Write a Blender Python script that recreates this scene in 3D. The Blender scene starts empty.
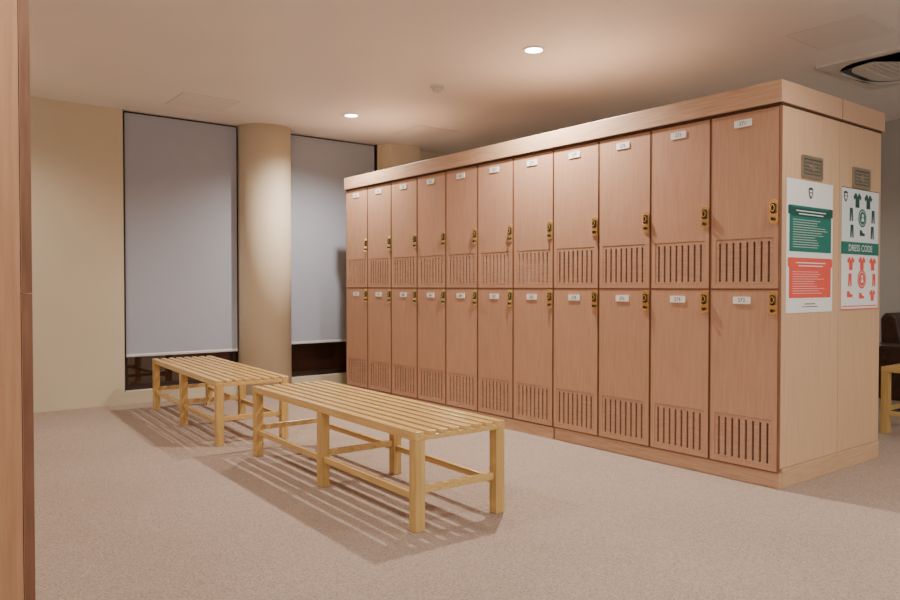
import bpy, bmesh, math, random
from mathutils import Matrix, Vector
random.seed(4)
C = bpy.context.scene.collection

# ------------------------------------------------------------ materials
def mat(name, col, rough=0.6, metal=0.0, emit=None, estr=0.0, spec=0.5):
    m = bpy.data.materials.new(name); m.use_nodes = True
    b = m.node_tree.nodes['Principled BSDF']
    b.inputs['Base Color'].default_value = (*col, 1)
    b.inputs['Roughness'].default_value = rough
    b.inputs['Metallic'].default_value = metal
    b.inputs['Specular IOR Level'].default_value = spec
    if emit:
        b.inputs['Emission Color'].default_value = (*emit, 1)
        b.inputs['Emission Strength'].default_value = estr
    return m

def noisy(name, c1, c2, scale=(1, 1, 1), nscale=5.0, detail=6, rough=0.5, bump=0.0, spec=0.4,
          lo=0.3, hi=0.7, vary=0.0, c3=None, s3=0.9):
    m = mat(name, c1, rough, spec=spec)
    nt = m.node_tree; N = nt.nodes; L = nt.links
    b = N['Principled BSDF']
    tc = N.new('ShaderNodeTexCoord'); mp = N.new('ShaderNodeMapping')
    mp.inputs['Scale'].default_value = scale
    L.new(tc.outputs['Object'], mp.inputs['Vector'])
    nz = N.new('ShaderNodeTexNoise'); nz.inputs['Scale'].default_value = nscale
    nz.inputs['Detail'].default_value = detail
    nz.noise_dimensions = '4D'
    L.new(mp.outputs[0], nz.inputs['Vector'])
    oi = N.new('ShaderNodeObjectInfo')
    mul = N.new('ShaderNodeMath'); mul.operation = 'MULTIPLY'; mul.inputs[1].default_value = 20
    L.new(oi.outputs['Random'], mul.inputs[0]); L.new(mul.outputs[0], nz.inputs['W'])
    cr = N.new('ShaderNodeValToRGB')
    cr.color_ramp.elements[0].position = lo; cr.color_ramp.elements[0].color = (*c1, 1)
    cr.color_ramp.elements[1].position = hi; cr.color_ramp.elements[1].color = (*c2, 1)
    L.new(nz.outputs['Fac'], cr.inputs['Fac'])
    out = cr.outputs['Color']
    if c3:
        n2 = N.new('ShaderNodeTexNoise'); n2.inputs['Scale'].default_value = s3
        n2.inputs['Detail'].default_value = 3
        L.new(tc.outputs['Object'], n2.inputs['Vector'])
        mx = N.new('ShaderNodeMix'); mx.data_type = 'RGBA'; mx.blend_type = 'MULTIPLY'
        r2 = N.new('ShaderNodeValToRGB')
        r2.color_ramp.elements[0].position = 0.35; r2.color_ramp.elements[0].color = (*c3, 1)
        r2.color_ramp.elements[1].position = 0.65; r2.color_ramp.elements[1].color = (1, 1, 1, 1)
        L.new(n2.outputs['Fac'], r2.inputs['Fac'])
        mx.inputs['Factor'].default_value = 1
        L.new(out, mx.inputs[6]); L.new(r2.outputs['Color'], mx.inputs[7]); out = mx.outputs[2]
    if vary:
        hs = N.new('ShaderNodeHueSaturation')
        mr = N.new('ShaderNodeMapRange'); mr.inputs['To Min'].default_value = 1 - vary; mr.inputs['To Max'].default_value = 1 + vary
        L.new(oi.outputs['Random'], mr.inputs['Value']); L.new(mr.outputs[0], hs.inputs['Value'])
        L.new(out, hs.inputs['Color']); out = hs.outputs['Color']
    L.new(out, b.inputs['Base Color'])
    if bump:
        bp = N.new('ShaderNodeBump'); bp.inputs['Strength'].default_value = bump; bp.inputs['Distance'].default_value = 0.01
        L.new(nz.outputs['Fac'], bp.inputs['Height']); L.new(bp.outputs[0], b.inputs['Normal'])
    return m

M_door = noisy('door_wood', (.47, .255, .16), (.56, .325, .21), (38, 38, 1.6), 4, rough=.42, vary=.03)
M_vent = noisy('vent_wood', (.40, .22, .14), (.57, .34, .225), (3, 3, 60), 4, rough=.5, vary=.03)
M_crown = noisy('crown_wood', (.47, .275, .165), (.65, .42, .275), (40, 1.5, 40), 4, rough=.45)
M_post = noisy('post_wood', (.40, .20, .10), (.50, .27, .145), (26, 26, 1.2), 4, rough=.45)
M_side = noisy('side_panel_wood', (.58, .365, .21), (.66, .435, .265), (22, 22, .8), 4, rough=.45, vary=.03)
M_sidebase = noisy('side_base_wood', (.50, .305, .17), (.64, .42, .25), (1.5, 30, 30), 4, rough=.45)
M_dark = mat('dark_gap', (.065, .030, .018), .8)
M_slot = mat('slot_brown', (.13, .065, .038), .8)
M_edge = noisy('door_edge_wood', (.16, .065, .032), (.25, .115, .06), (20, 20, 1.5), 4, rough=.5)
M_brass = mat('brass', (.95, .70, .28), .22, .85)
M_black = mat('black_plastic', (.012, .012, .012), .35)
M_plate = mat('white_plastic', (.86, .86, .84), .4)
M_ink = mat('dark_ink', (.05, .05, .06), .6)
M_bench = noisy('bench_wood', (.54, .34, .115), (.69, .47, .19), (22, 1.4, 22), 3, rough=.24, vary=.04)
M_leg = noisy('bench_leg_wood', (.50, .31, .10), (.64, .43, .165), (22, 22, 1.4), 3, rough=.26, vary=.04)
M_carpet = noisy('carpet', (.235, .175, .135), (.50, .395, .325), (1, 1, 1), 140, 5, rough=.95, bump=.4, spec=.1, lo=.28, hi=.72, c3=(.92, .91, .90))
M_ceil = noisy('ceiling_paint', (.85, .835, .81), (.88, .865, .84), (1, 1, 1), 1.2, 2, rough=.5, spec=.3)
M_wall = noisy('wall_paint', (.60, .53, .385), (.63, .56, .415), (1, 1, 1), 2, 2, rough=.7, spec=.3)
M_col = noisy('column_paint', (.69, .595, .43), (.72, .625, .46), (1, 1, 1), 2, 2, rough=.6, spec=.3)
M_greywall = noisy('grey_wall_paint', (.42, .41, .38), (.45, .44, .41), (1, 1, 1), 2, 2, rough=.7)
M_blind = noisy('blind_fabric', (.365, .395, .465), (.405, .435, .505), (1, 1, 1), 400, 2, rough=.85, spec=.2)
M_bar = mat('blind_bar', (.62, .61, .63), .4)
M_frame = mat('window_frame_dark', (.025, .013, .010), .4)
M_glass = mat('night_glass', (.030, .011, .008), .05, spec=1.0)  # night darkness and reddish-brown room reflections put into the base colour
M_alu = mat('grey_metal', (.42, .37, .28), .38, .8)
M_alud = mat('dark_metal', (.24, .21, .16), .5, .6)
M_white = mat('white_trim', (.85, .83, .8), .4)
M_glow = mat('lamp_lens', (1, 1, 1), .4, emit=(1, .95, .88), estr=28)
M_paper = mat('poster_paper', (.84, .84, .83), .35)
M_paperb = mat('poster_blue_grey', (.74, .79, .80), .35)
M_green = mat('poster_green', (.010, .17, .13), .45)
M_greend = mat('poster_dark_green', (.006, .08, .065), .45)
M_red = mat('poster_red', (.80, .10, .07), .45)
M_pink = mat('poster_light_text', (.95, .75, .72), .5)
M_acgrey = mat('cassette_plastic', (.68, .655, .60), .5)
M_leather = noisy('dark_leather', (.030, .014, .010), (.055, .026, .018), (1, 1, 1), 30, 3, rough=.38, bump=.1)
M_legd = mat('dark_wood_foot', (.05, .02, .012), .4)
M_hatch = mat('hatch_paint', (.82, .805, .78), .5)
M_hline = mat('hatch_gap', (.54, .52, .50), .7)

# ------------------------------------------------------------ mesh helpers
class MB:
    def __init__(s, mats):
        s.bm = bmesh.new(); s.mats = mats
    def mi(s, m):
        if m not in s.mats: s.mats.append(m)
        return s.mats.index(m)
    def box(s, x0, x1, y0, y1, z0, z1, m=None):
        i = s.mi(m) if m else 0
        v = [s.bm.verts.new(p) for p in ((x0,y0,z0),(x1,y0,z0),(x1,y1,z0),(x0,y1,z0),(x0,y0,z1),(x1,y0,z1),(x1,y1,z1),(x0,y1,z1))]
        for f in ((0,3,2,1),(4,5,6,7),(0,1,5,4),(1,2,6,5),(2,3,7,6),(3,0,4,7)):
            fc = s.bm.faces.new([v[k] for k in f]); fc.material_index = i
    def prism(s, pts, w0, w1, fn, m=None, smooth=False):
        i = s.mi(m) if m else 0
        a = [s.bm.verts.new(fn(p[0], p[1], w0)) for p in pts]
        b = [s.bm.verts.new(fn(p[0], p[1], w1)) for p in pts]
        n = len(pts)
        f = s.bm.faces.new(a); f.material_index = i
        f = s.bm.faces.new(b); f.material_index = i
        for k in range(n):
            f = s.bm.faces.new((a[k], a[(k+1) % n], b[(k+1) % n], b[k])); f.material_index = i; f.smooth = smooth
    def ring(s, outer, inner, w0, w1, fn, m=None):
        i = s.mi(m) if m else 0
        n = len(outer)
        vs = []
        for w in (w0, w1):
            for o in (outer, inner):
                vs.append([s.bm.verts.new(fn(p[0], p[1], w)) for p in o])
        o0, i0, o1, i1 = vs
        for k in range(n):
            j = (k+1) % n
            for q in ((o0[k], o0[j], i0[j], i0[k]), (o1[k], o1[j], i1[j], i1[k]), (o0[k], o0[j], o1[j], o1[k]), (i0[k], i0[j], i1[j], i1[k])):
                f = s.bm.faces.new(q); f.material_index = i
    def poly(s, pts, w, fn, m):
        f = s.bm.faces.new([s.bm.verts.new(fn(p[0], p[1], w)) for p in pts]); f.material_index = s.mi(m)
    def text(s, body, size, cx, cy, w, fn, m, sx=1.0):
        me = text_mesh(body)
        i = s.mi(m)
        vs = [s.bm.verts.new(fn(cx + v[0]*size*sx, cy + v[1]*size, w)) for v in me[0]]
        for p in me[1]:
            try:
                f = s.bm.faces.new([vs[k] for k in p]); f.material_index = i
            except ValueError: pass
    def done(s, name, parent=None, loc=(0,0,0), rotz=0, bevel=0, recalc=True, seg=2, smooth=False):
        if recalc: bmesh.ops.recalc_face_normals(s.bm, faces=s.bm.faces)
        me = bpy.data.meshes.new(name); s.bm.to_mesh(me); s.bm.free()
        for m in s.mats: me.materials.append(m)
        if smooth:
            for p in me.polygons: p.use_smooth = True
        o = bpy.data.objects.new(name, me); C.objects.link(o)
        o.location = loc; o.rotation_euler = (0, 0, rotz)
        if parent: o.parent = parent
        if bevel:
            b = o.modifiers.new('bevel', 'BEVEL'); b.width = bevel; b.segments = seg; b.limit_method = 'ANGLE'; b.angle_limit = .8
        return o
_tc = {}
def text_mesh(body):
    if body in _tc: return _tc[body]
    cu = bpy.data.curves.new('t', 'FONT'); cu.body = body; cu.size = 1
    cu.align_x = 'CENTER'; cu.align_y = 'CENTER'; cu.resolution_u = 3
    ob = bpy.data.objects.new('t', cu); C.objects.link(ob)
    dg = bpy.context.evaluated_depsgraph_get()
    me = bpy.data.meshes.new_from_object(ob.evaluated_get(dg))
    r = ([tuple(v.co) for v in me.vertices], [tuple(p.vertices) for p in me.polygons])
    bpy.data.objects.remove(ob); bpy.data.curves.remove(cu); bpy.data.meshes.remove(me)
    _tc[body] = r
    return r
def rrect(w, h, r, n=6, cx=0, cy=0):
    pts = []
    for sx, sy, a0 in ((1, 1, 0), (-1, 1, 90), (-1, -1, 180), (1, -1, 270)):
        for k in range(n+1):
            a = math.radians(a0 + 90*k/n)
            pts.append((cx + sx*(w/2-r) + r*math.cos(a), cy + sy*(h/2-r) + r*math.sin(a)))
    return pts
def circ(r, n=32, cx=0, cy=0, ry=None):
    ry = ry or r
    return [(cx + r*math.cos(2*math.pi*k/n), cy + ry*math.sin(2*math.pi*k/n)) for k in range(n)]
def empty(name, loc, rotz=0):
    e = bpy.data.objects.new(name, None); C.objects.link(e)
    e.location = loc; e.rotation_euler = (0, 0, rotz); e.empty_display_size = .2
    return e
def tag(o, label, cat, group=None):
    o['label'] = label; o['category'] = cat
    if group: o['group'] = group
    return o
def struct(o): o['kind'] = 'structure'; return o
XY = lambda u, v, w: (u, v, w)
XZ = lambda u, v, w: (u, w, v)
YZ = lambda u, v, w: (w, u, v)

H = 2.73
YB = 7.28
XR = 7.95
X0, Y0 = -3.2, -3.0
# ------------------------------------------------------------ room
b = MB([M_carpet]); b.box(X0, XR+.2, Y0, YB+.2, -.1, 0); struct(b.done('floor'))
b = MB([M_ceil]); b.box(X0, XR+.2, Y0, YB+.2, H, H+.1); struct(b.done('ceiling'))
W1 = (1.85, 2.98); W2 = (3.49, 4.62); ZB = .115
b = MB([M_wall])
b.box(X0, W1[0], YB, YB+.2, 0, H)
b.box(W1[1], W2[0], YB, YB+.2, 0, H)
b.box(W2[1], XR+.2, YB, YB+.2, 0, H)
b.box(4.69, 5.10, YB-.17, YB, 0, H, M_col)
for w in (W1, W2):
    b.box(w[0], w[1], YB, YB+.2, 0, ZB)
struct(b.done('wall_back'))
b = MB([M_greywall]); b.box(XR, XR+.2, Y0, YB, 0, H); struct(b.done('wall_right'))
for i, w in enumerate((W1, W2)):
    b = MB([M_frame, M_glass])
    y0, y1 = YB+.10, YB+.15
    b.box(w[0], w[0]+.05, y0, y1, ZB, H); b.box(w[1]-.05, w[1], y0, y1, ZB, H)
    b.box(w[0]+.05, w[1]-.05, y0, y1, ZB, ZB+.05); b.box(w[0]+.05, w[1]-.05, y0, y1, H-.05, H)
    b.box(w[0]+.05, w[1]-.05, y0+.02, y0+.03, ZB+.05, H-.05, M_glass)
    struct(b.done('window_%d' % (i+1)))
for i, w in enumerate((W1, W2)):
    b = MB([M_frame])
    b.box(w[0], w[0]+.006, YB+.002, YB+.10, ZB, H)
    b.box(w[1]-.006, w[1], YB+.002, YB+.10, ZB, H)
    struct(b.done('trim_%d' % (i+1)))

def blind(x0, x1, zb, lab):
    e = tag(empty('roller_blind', ((x0+x1)/2, YB+.035, zb)), lab, 'blind', 'roller blinds on the windows')
    hw = (x1-x0)/2; top = H-zb
    b = MB([M_blind]); b.box(-hw, hw, -.0015, .0015, .02, top-.018); b.done('fabric', e)
    b = MB([M_bar]); b.prism(rrect(.02, .028, .008, 4, 0, .012), -hw, hw, lambda u, v, w: (w, u, v)); b.done('bottom_bar', e)
    b = MB([M_frame]); b.prism(circ(.015, 20, .018, top-.0165), -hw, hw, lambda u, v, w: (w, u, v), smooth=True); b.done('roller_tube', e)
blind(1.873, 2.95, .435, 'pale grey fabric roller blind beside the round column')
blind(3.53, 4.60, .475, 'pale grey fabric roller blind partly hidden by the lockers')

b = MB([M_col]); b.prism(circ(.27, 96, 0, 0), 0, H, XY, smooth=True)
tag(b.done('column', loc=(3.235, YB, 0)), 'smooth round cream-painted column between two blinds', 'column')

# ------------------------------------------------------------ locker bank
CW = 4.60/11
def make_door_mesh(w, z0, z1):
    b = MB([M_door, M_vent, M_slot, M_edge])
    t = .022; h = z1-z0
    vy0, vy1 = w*.08, w*.92
    vz0, vz1 = .028, .280
    b.box(-t, 0, 0, w, vz1, h)
    b.box(-t, 0, 0, w, 0, vz0)
    b.box(-t, 0, 0, vy0, vz0, vz1)
    b.box(-t, 0, vy1, w, vz0, vz1)
    xf = -t+.0015
    n = 8; sw = .0135; pitch = (vy1-vy0-.01)/n
    g = .0012
    b.box(xf, -.006, vy0+g, vy1-g, vz1-.020, vz1-g, M_vent)
    b.box(xf, -.006, vy0+g, vy1-g, vz0+g, vz0+.012, M_vent)
    edges = [vy0+g]
    for k in range(n):
        c = vy0 + .005 + pitch*(k+.5)
        edges += [c-sw/2, c+sw/2]
    edges.append(vy1-g)
    for k in range(0, len(edges), 2):
        b.box(xf, -.006, edges[k], edges[k+1], vz0+.012, vz1-.020, M_vent)
    b.box(-.006, 0, vy0, vy1, vz0, vz1, M_slot)
    e = .0040
    for a in ((0, e, 0, h), (w-e, w, 0, h)):
        b.box(-t-.0012, -.001, a[0]-.0006 if a[0] == 0 else a[0], a[1] if a[0] == 0 else a[1]+.0006, a[2], a[3], M_edge)
    b.box(-t-.0012, -.001, 0, w, -.0006, e, M_edge)
    b.box(-t-.0012, -.001, 0, w, h-e, h+.0006, M_edge)
    return b

def make_lock():
    b = MB([M_brass, M_black])
    b.prism(rrect(.048, .130, .020, 5), 0, -.005, YZ, M_brass)
    b.prism(rrect(.026, .056, .010, 5, 0, .018), -.005, -.014, YZ, M_black)
    b.prism(circ(.009, 20, 0, -.038), -.005, -.018, YZ, M_black, smooth=True)
    b.ring(circ(.012, 20, 0, .020, .020), circ(.008, 20, 0, .020, .015), -.014, -.018, YZ, M_brass)
    return b

def bank(loc, rotz, lab, nums_start, M_end):
    E = tag(empty('locker_bank', loc, rotz), lab, 'lockers', 'locker banks')
    dep = 1.222; L = 4.60
    b = MB([M_dark]); b.box(.002, dep-.02, .02, L-.02, .09, 2.07); b.done('body', E)
    for y0, y1 in ((0, .02), (L-.02, L)):
        for x0, x1 in ((.002, .656), (.662, dep)):
            b = MB([M_end]); b.box(x0, x1, y0, y1, .11, 2.07); b.done('end_panel', E, bevel=.0015)
    b = MB([M_side]); b.box(dep-.018, dep, .021, L-.021, .09, 2.07); b.done('back_panel', E)
    b = MB([M_crown]); b.box(-.006, .02, .0, CW*4-.003, 0, .085); b.done('plinth', E, bevel=.002)
    b = MB([M_crown]); b.box(-.018, .02, CW*4+.003, L, 0, .085); b.done('plinth', E, bevel=.002)
    for q in ((.02, dep, -.004, .018, 0, .108), (.02, dep, L-.018, L+.004, 0, .108), (dep-.02, dep, .02, L-.02, 0, .088)):
        b = MB([M_sidebase]); b.box(*q); b.done('base_board', E, bevel=.002)
    b = MB([M_crown, M_dark])
    b.box(-.036, dep+.02, -.014, L+.014, 2.082, 2.2)
    b.box(-.026, dep, -.004, L+.004, 2.07, 2.082, M_dark)
    b.done('crown', E, bevel=.003)
    for y in (-.0145, L+.0125):
        b = MB([M_dark]); b.box(.656, .660, y, y+.002, 2.084, 2.199); b.done('crown_joint', E)
    gap = .0035
    rows = ((.092, 1.0805), (1.0835, 2.066))
    lock_me = None; door_me = {}
    for r, (z0, z1) in enumerate(rows):
        for k in range(11):
            if r not in door_me:
                d = make_door_mesh(CW-2*gap, z0, z1).done('door', E, (0, k*CW+gap, z0)); door_me[r] = d.data
            else:
                d = bpy.data.objects.new('door', door_me[r]); C.objects.link(d); d.parent = E; d.location = (0, k*CW+gap, z0)
            ly = .030 ; lz = (1.50 if r else 1.005) - z0
            if lock_me is None:
                lk = make_lock().done('lock', d, (-.022, ly, lz)); lock_me = lk.data
            else:
                lk = bpy.data.objects.new('lock', lock_me); C.objects.link(lk); lk.parent = d; lk.location = (-.022, ly, lz)
            lk['label'] = 'brass lock plate with black latch'
            p = MB([M_plate, M_ink])
            p.prism(rrect(.105, .040, .004, 2), 0, -.004, YZ)
            num = str(nums_start + k*2 + (1-r))
            p.text(num, .030, 0, 0, -.0052, lambda u, v, w: (w, -u, v), M_ink)
            p.done('number_plate', d, (-.022, (CW-2*gap)*.52, (2.005 if r else 1.020)-z0), recalc=False)
    return E
bank((3.862, 2.05, 0), 0, 'long double-tier bank of pinkish-brown wooden lockers with posters on its end', 271, M_side)
bank((.287, 6.65, 0), math.pi, 'wooden locker bank with only its end panel and door edges showing', 301, M_post)

# ------------------------------------------------------------ things on the end panel (plane y = 2.05, facing -y)
YP = 2.049
P = lambda u, v, w: (u, -w, v)
def vplate(cx, cz):
    b = MB([M_alu, M_alud])
    b.ring(rrect(.24, .125, .012, 4), rrect(.205, .09, .006, 4), 0, .008, P, M_alu)
    b.prism(rrect(.205, .09, .006, 4), 0, .003, P, M_alud)
    for r_ in range(4):
        z = -.03 + r_*.02
        b.prism([(-.09, z-.004), (.09, z-.004), (.09, z+.004), (-.09, z+.004)], .003, .006, P, M_alu)
    b.prism(circ(.024, 24, 0, 0), .003, .009, P, M_alu)
    tag(b.done('metal_plate', loc=(cx, YP, cz)), 'small bronze-grey metal grille plate on the locker end panel', 'vent', 'metal plates on the locker end')
vplate(4.180, 1.765)
vplate(4.800, 1.758)

def bar(b, x0, x1, z, t, m, w=.0035):
    b.poly([(x0, z-t/2), (x1, z-t/2), (x1, z+t/2), (x0, z+t/2)], w, P, m)
def rect(b, x0, x1, z0, z1, m, w=.002):
    b.poly([(x0, z0), (x1, z0), (x1, z1), (x0, z1)], w, P, m)
def crest(b, cx, cz, s, m, m2, w=.0024):
    b.poly([(cx-s, cz+s), (cx, cz+s*1.25), (cx+s, cz+s), (cx+s*.95, cz-.2*s), (cx+s*.5, cz-s), (cx, cz-1.35*s), (cx-s*.5, cz-s), (cx-s*.95, cz-.2*s)], w, P, m)
    b.poly([(cx-s*.6, cz+s*.6), (cx+s*.6, cz+s*.6), (cx+s*.5, cz-.3*s), (cx, cz-.9*s), (cx-s*.5, cz-.3*s)], w+.0006, P, m2)
    b.poly([(cx-s*.5, cz+.15*s), (cx+s*.5, cz+.15*s), (cx+s*.5, cz-.05*s), (cx-s*.5, cz-.05*s)], w+.0012, P, m)
PW, PH = .53, .735
b = MB([M_paper])
b.prism([(0, 0), (PW, 0), (PW, PH), (0, PH)], 0, .0012, P, M_paper)
crest(b, PW/2, PH-.065, .026, M_ink, M_paper)
def block(z0, z1, m, md, nl):
    rect(b, .03, PW-.02, z0, z1, m)
    rect(b, .055, PW-.045, z1-.058, z1-.012, md, .0026)
    rect(b, .015, .055, z1-.050, z1-.002, md, .0030)
    rect(b, PW-.045, PW-.005, z1-.050, z1-.002, md, .0030)
    bar(b, .10, PW-.09, z1-.028, .0055, M_paper)
    bar(b, .13, PW-.12, z1-.045, .0055, M_paper)
    zz = z1-.078; rnd = random.Random(nl)
    for k in range(nl):
        bar(b, .065, PW-.07-rnd.random()*.18, zz, .0022, M_pink if m is M_red else M_paper)
        zz -= (z1-z0-.09)/nl
block(.338, .592, M_green, M_greend, 12)
block(.082, .305, M_red, M_red, 10)
rect(b, PW/2-.06, PW/2+.06, .045, .050, M_ink)
rect(b, PW/2-.09, PW/2+.09, .030, .034, M_ink)
tag(b.done('poster', loc=(3.905, YP, .952), recalc=False), 'white rules poster with green and red text blocks and crest', 'poster', 'posters on the locker end')

b = MB([M_paper])
QW, QH = .515, .735
b.prism([(0, 0), (QW, 0), (QW, QH), (0, QH)], 0, .0012, P, M_paper)
rect(b, 0, QW, .40, QH, M_paperb, .0016)
BG = M_paperb
def shirt(cx, cz, s, m):
    pts = [(-.28, .5), (-.1, .42), (.1, .42), (.28, .5), (.62, .22), (.46, .0), (.30, .12), (.30, -.5), (-.30, -.5), (-.30, .12), (-.46, .0), (-.62, .22)]
    b.poly([(cx+p[0]*s, cz+p[1]*s) for p in pts], .0024, P, m)
    b.poly([(cx-.09*s, cz+.42*s), (cx+.09*s, cz+.42*s), (cx, cz+.22*s)], .0030, P, BG)
def trousers(cx, cz, s, m):
    pts = [(-.25, .5), (.25, .5), (.30, -.5), (.08, -.5), (0, .22), (-.08, -.5), (-.30, -.5)]
    b.poly([(cx+p[0]*s, cz+p[1]*s) for p in pts], .0024, P, m)
def shoe(cx, cz, s, m):
    pts = [(-.5, -.2), (.5, -.2), (.5, 0), (.1, .08), (-.1, .3), (-.5, .3)]
    b.poly([(cx+p[0]*s, cz+p[1]*s) for p in pts], .0024, P, m)
def seal(cx, cz, r, m):
    b.poly(circ(r, 28, cx, cz), .0024, P, m)
    b.poly(circ(r*.80, 28, cx, cz), .0030, P, M_paper)
    b.poly(circ(r*.74, 28, cx, cz), .0036, P, m)
    b.poly(circ(r*.20, 14, cx, cz+r*.25), .0042, P, M_paper)
    b.poly([(cx-r*.35, cz-r*.35), (cx+r*.35, cz-r*.35), (cx+r*.2, cz), (cx-r*.2, cz)], .0042, P, M_paper)
crest(b, .055, QH-.055, .026, M_ink, M_paper)
shirt(.21, .665, .090, M_greend); shirt(.36, .665, .090, M_greend)
trousers(.13, .575, .080, M_greend); trousers(.43, .575, .080, M_greend)
seal(.28, .560, .056, M_green)
trousers(.14, .475, .078, M_greend); shoe(.28, .465, .07, M_greend); trousers(.42, .475, .078, M_greend)
rect(b, 0.0, QW, .335, .410, M_green, .0024)
b.text('DRESS CODE', .056, QW/2, .372, .0034, P, M_paper)
BG = M_paper
shirt(.13, .280, .080, M_red); shirt(.28, .283, .080, M_red); shirt(.43, .280, .080, M_red)
trousers(.12, .180, .078, M_red); trousers(.45, .180, .078, M_red)
seal(.28, .185, .058, M_red)
shoe(.12, .090, .075, M_red); shoe(.28, .080, .07, M_red); shirt(.43, .085, .07, M_red)
rect(b, .02, QW-.02, .018, .024, M_red)
rect(b, 0, .006, 0, .335, M_red); rect(b, QW-.006, QW, 0, .335, M_red); rect(b, 0, QW, 0, .006, M_red)
rect(b, 0, .004, .41, QH, M_ink); rect(b, QW-.004, QW, .41, QH, M_ink); rect(b, 0, QW, QH-.004, QH, M_ink)
tag(b.done('poster', loc=(4.540, YP, .957), recalc=False), 'dress code poster with green and red clothing icons', 'poster', 'posters on the locker end')

# ------------------------------------------------------------ benches
def bench(cx, cy, rz, lab, L=1.90, Wd=.52, zt=.45):
    E = tag(empty('bench', (cx, cy, 0), rz), lab, 'bench', 'slatted changing room benches')
    hw, hl = Wd/2, L/2
    zs = zt-.040
    b = MB([M_bench])
    b.box(-hw, -hw+.045, -hl, hl, zs, zt); b.box(hw-.045, hw, -hl, hl, zs, zt)
    n = 6; inner = Wd-.09; sw = .040; g = (inner-n*sw)/(n+1)
    for k in range(n):
        x = -hw+.045+g+k*(sw+g)
        b.box(x, x+sw, -hl+.001, hl-.001, zt-.018, zt)
    for y in (-hl, -.0325, hl-.045):
        w_ = .045 if abs(y) > .1 else .065
        b.box(-hw+.046, hw-.046, y, y+w_, zs, zt-.0185)
    b.done('seat', E, bevel=.002)
    lt = .053
    me = None
    for sx in (-1, 1):
        for yc in (-hl+lt/2, 0, hl-lt/2):
            x = sx*(hw-lt/2)
            if me is None:
                b = MB([M_leg]); b.box(-lt/2, lt/2, -lt/2, lt/2, 0, zs-.0005); o = b.done('leg', E, (x, yc, 0), bevel=.003); me = o
            else:
                o = me.copy(); C.objects.link(o); o.parent = E; o.location = (x, yc, 0)
    z0, z1 = .137, .170
    for sx in (-1, 1):
        for ya, yb in ((-hl+lt, -lt/2), (lt/2, hl-lt)):
            b = MB([M_bench]); x = sx*(hw-lt/2); b.box(x-.012, x+.012, ya, yb, z0, z1); b.done('stretcher', E, bevel=.002)
    for yc in (-hl+lt/2, 0, hl-lt/2):
        b = MB([M_bench]); b.box(-hw+lt, hw-lt, yc-.012, yc+.012, z0+.03, z1+.03); b.done('stretcher', E, bevel=.002)
    return E
bench(2.180, 3.620, math.radians(-1.5), 'honey-coloured slatted wooden bench standing on open carpet')
bench(2.175, 5.90, math.radians(-3.8), 'honey-coloured slatted wooden bench near the windows')
bench(6.20, 1.43, 0, 'slatted wooden bench mostly hidden behind the lockers', zt=.50)

# ------------------------------------------------------------ armchair
E = tag(empty('armchair', (7.42, 2.45, 0)), 'dark brown leather armchair beside the wooden bench', 'armchair')
b = MB([M_leather]); b.box(-.30, .30, -.36, .22, .10, .30); b.done('seat_base', E, bevel=.02, seg=3)
b = MB([M_leather]); b.box(-.285, .285, -.38, .20, .302, .43); b.done('seat_cushion', E, bevel=.04, seg=4)
b = MB([M_leather]); b.prism([(.222, .12), (.40, .12), (.42, .82), (.38, .86), (.32, .86), (.28, .82), (.20, .44)], -.30, .30, lambda u, v, w: (w, u, v)); b.done('backrest', E, bevel=.03, seg=3)
for sx in (-1, 1):
    b = MB([M_leather]); b.box(min(sx*.302, sx*.42), max(sx*.302, sx*.42), -.38, .40, .10, .60); b.done('armrest', E, bevel=.04, seg=4)
for sx in (-1, 1):
    for y in (-.31, .34):
        b = MB([M_legd]); b.prism(circ(.025, 16, sx*.34, y), 0, .10, XY); b.done('leg', E)

# ------------------------------------------------------------ ceiling fittings
def downlight(x, y, power):
    b = MB([M_white]); b.ring(circ(.080, 40), circ(.060, 40), -.008, 0, XY)
    E = tag(b.done('downlight', loc=(x, y, H)), 'round recessed ceiling downlight, lit', 'light', 'ceiling downlights')
    b = MB([M_glow]); b.prism(circ(.059, 32), -.004, -.001, XY); b.done('lens', E)
    l = bpy.data.lights.new('downlight_lamp', 'SPOT'); l.energy = power; l.spot_size = math.radians(150); l.spot_blend = .85
    l.color = (1, .92, .83); l.shadow_soft_size = .03
    o = bpy.data.objects.new('lamp', l); C.objects.link(o); o.parent = E; o.location = (0, 0, -.03)
for x, y, p in ((3.62, 3.70, 330), (3.63, 6.18, 220), (3.62, 1.22, 70), (.56, 3.70, 90), (.56, 6.18, 90), (.56, 1.22, 110), (2.3, -.6, 150), (4.9, -.6, 150), (6.6, 1.2, 35), (6.6, 4.5, 90)):
    downlight(x, y, p)

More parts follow.
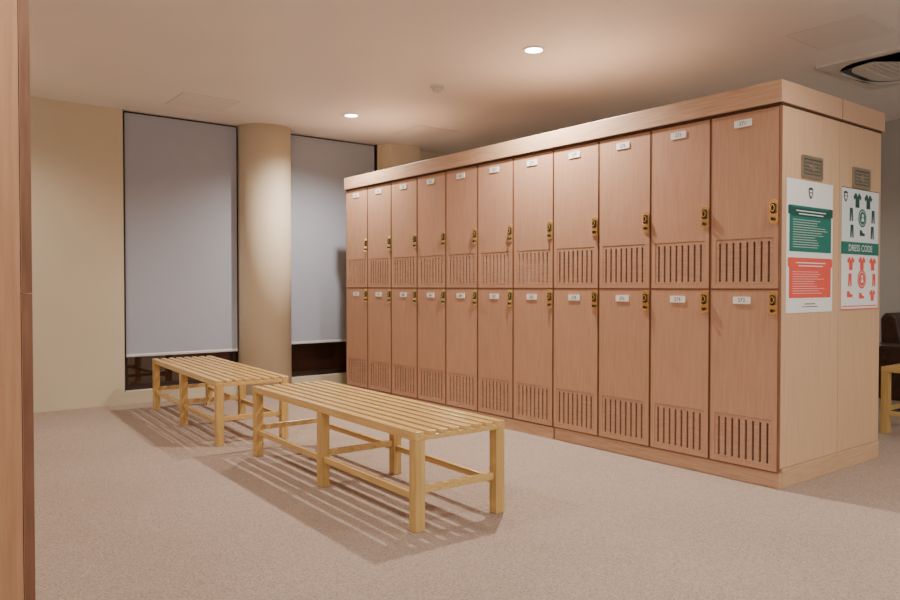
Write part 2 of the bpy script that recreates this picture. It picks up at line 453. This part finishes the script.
b = MB([M_acgrey]); b.prism(circ(.055, 32), -.018, 0, XY, smooth=True); b.prism(circ(.036, 32), -.045, -.018, XY, smooth=True)
tag(b.done('smoke_detector', loc=(3.66, 4.86, H)), 'small round white ceiling smoke detector', 'smoke detector')

def hatch(cx, cy, s):
    b = MB([M_hatch, M_hline])
    a = s/2
    o_ = [(-a, -a), (a, -a), (a, a), (-a, a)]; i_ = [(p[0]*.975, p[1]*.975) for p in o_]
    b.ring(o_, i_, -.0015, 0, XY, M_hline)
    b.prism(i_, -.003, 0, XY, M_hatch)
    tag(b.done('ceiling_hatch', loc=(cx, cy, H)), 'square painted access panel set in the ceiling', 'access panel', 'ceiling access panels')
hatch(4.95, 2.25, .48); hatch(4.66, 6.39, .5); hatch(2.34, 6.57, .5)

E = tag(empty('air_conditioner', (6.02, 2.22, H)), 'square grey ceiling cassette air conditioner with dark air slots', 'air conditioner')
b = MB([M_acgrey]); b.ring(rrect(.98, .98, .05), rrect(.84, .84, .26, 10), -.022, 0, XY); b.done('panel', E, bevel=.004)
b = MB([M_black]); b.ring(rrect(.84, .84, .26, 10), rrect(.66, .66, .20, 10), -.006, 0, XY); b.done('air_slot', E)
b = MB([M_acgrey]); b.ring(rrect(.70, .70, .22, 10), rrect(.50, .50, .06, 10), -.022, -.006, XY)
for k in range(12):
    y = -.242+k*.044; b.box(-.25, .25, y-.017, y+.017, -.018, -.010)
b.done('intake_grille', E)
b = MB([M_acgrey]); b.box(-.25, .25, -.25, .25, -.009, -.001); b.done('filter', E)

# ------------------------------------------------------------ world + camera
w = bpy.data.worlds.new('world'); bpy.context.scene.world = w; w.use_nodes = True
w.node_tree.nodes['Background'].inputs[0].default_value = (1, .95, .91, 1)
w.node_tree.nodes['Background'].inputs[1].default_value = 1.0  # added soft fill: even background light entering where rear and left walls are left out
cam = bpy.data.cameras.new('camera'); cam.sensor_width = 36; cam.lens = 742/900*36
co = bpy.data.objects.new('camera', cam); C.objects.link(co)
co.location = (0, 0, 1.1); co.rotation_euler = (math.radians(90-1.08), 0, math.radians(-37.97))
bpy.context.scene.camera = co
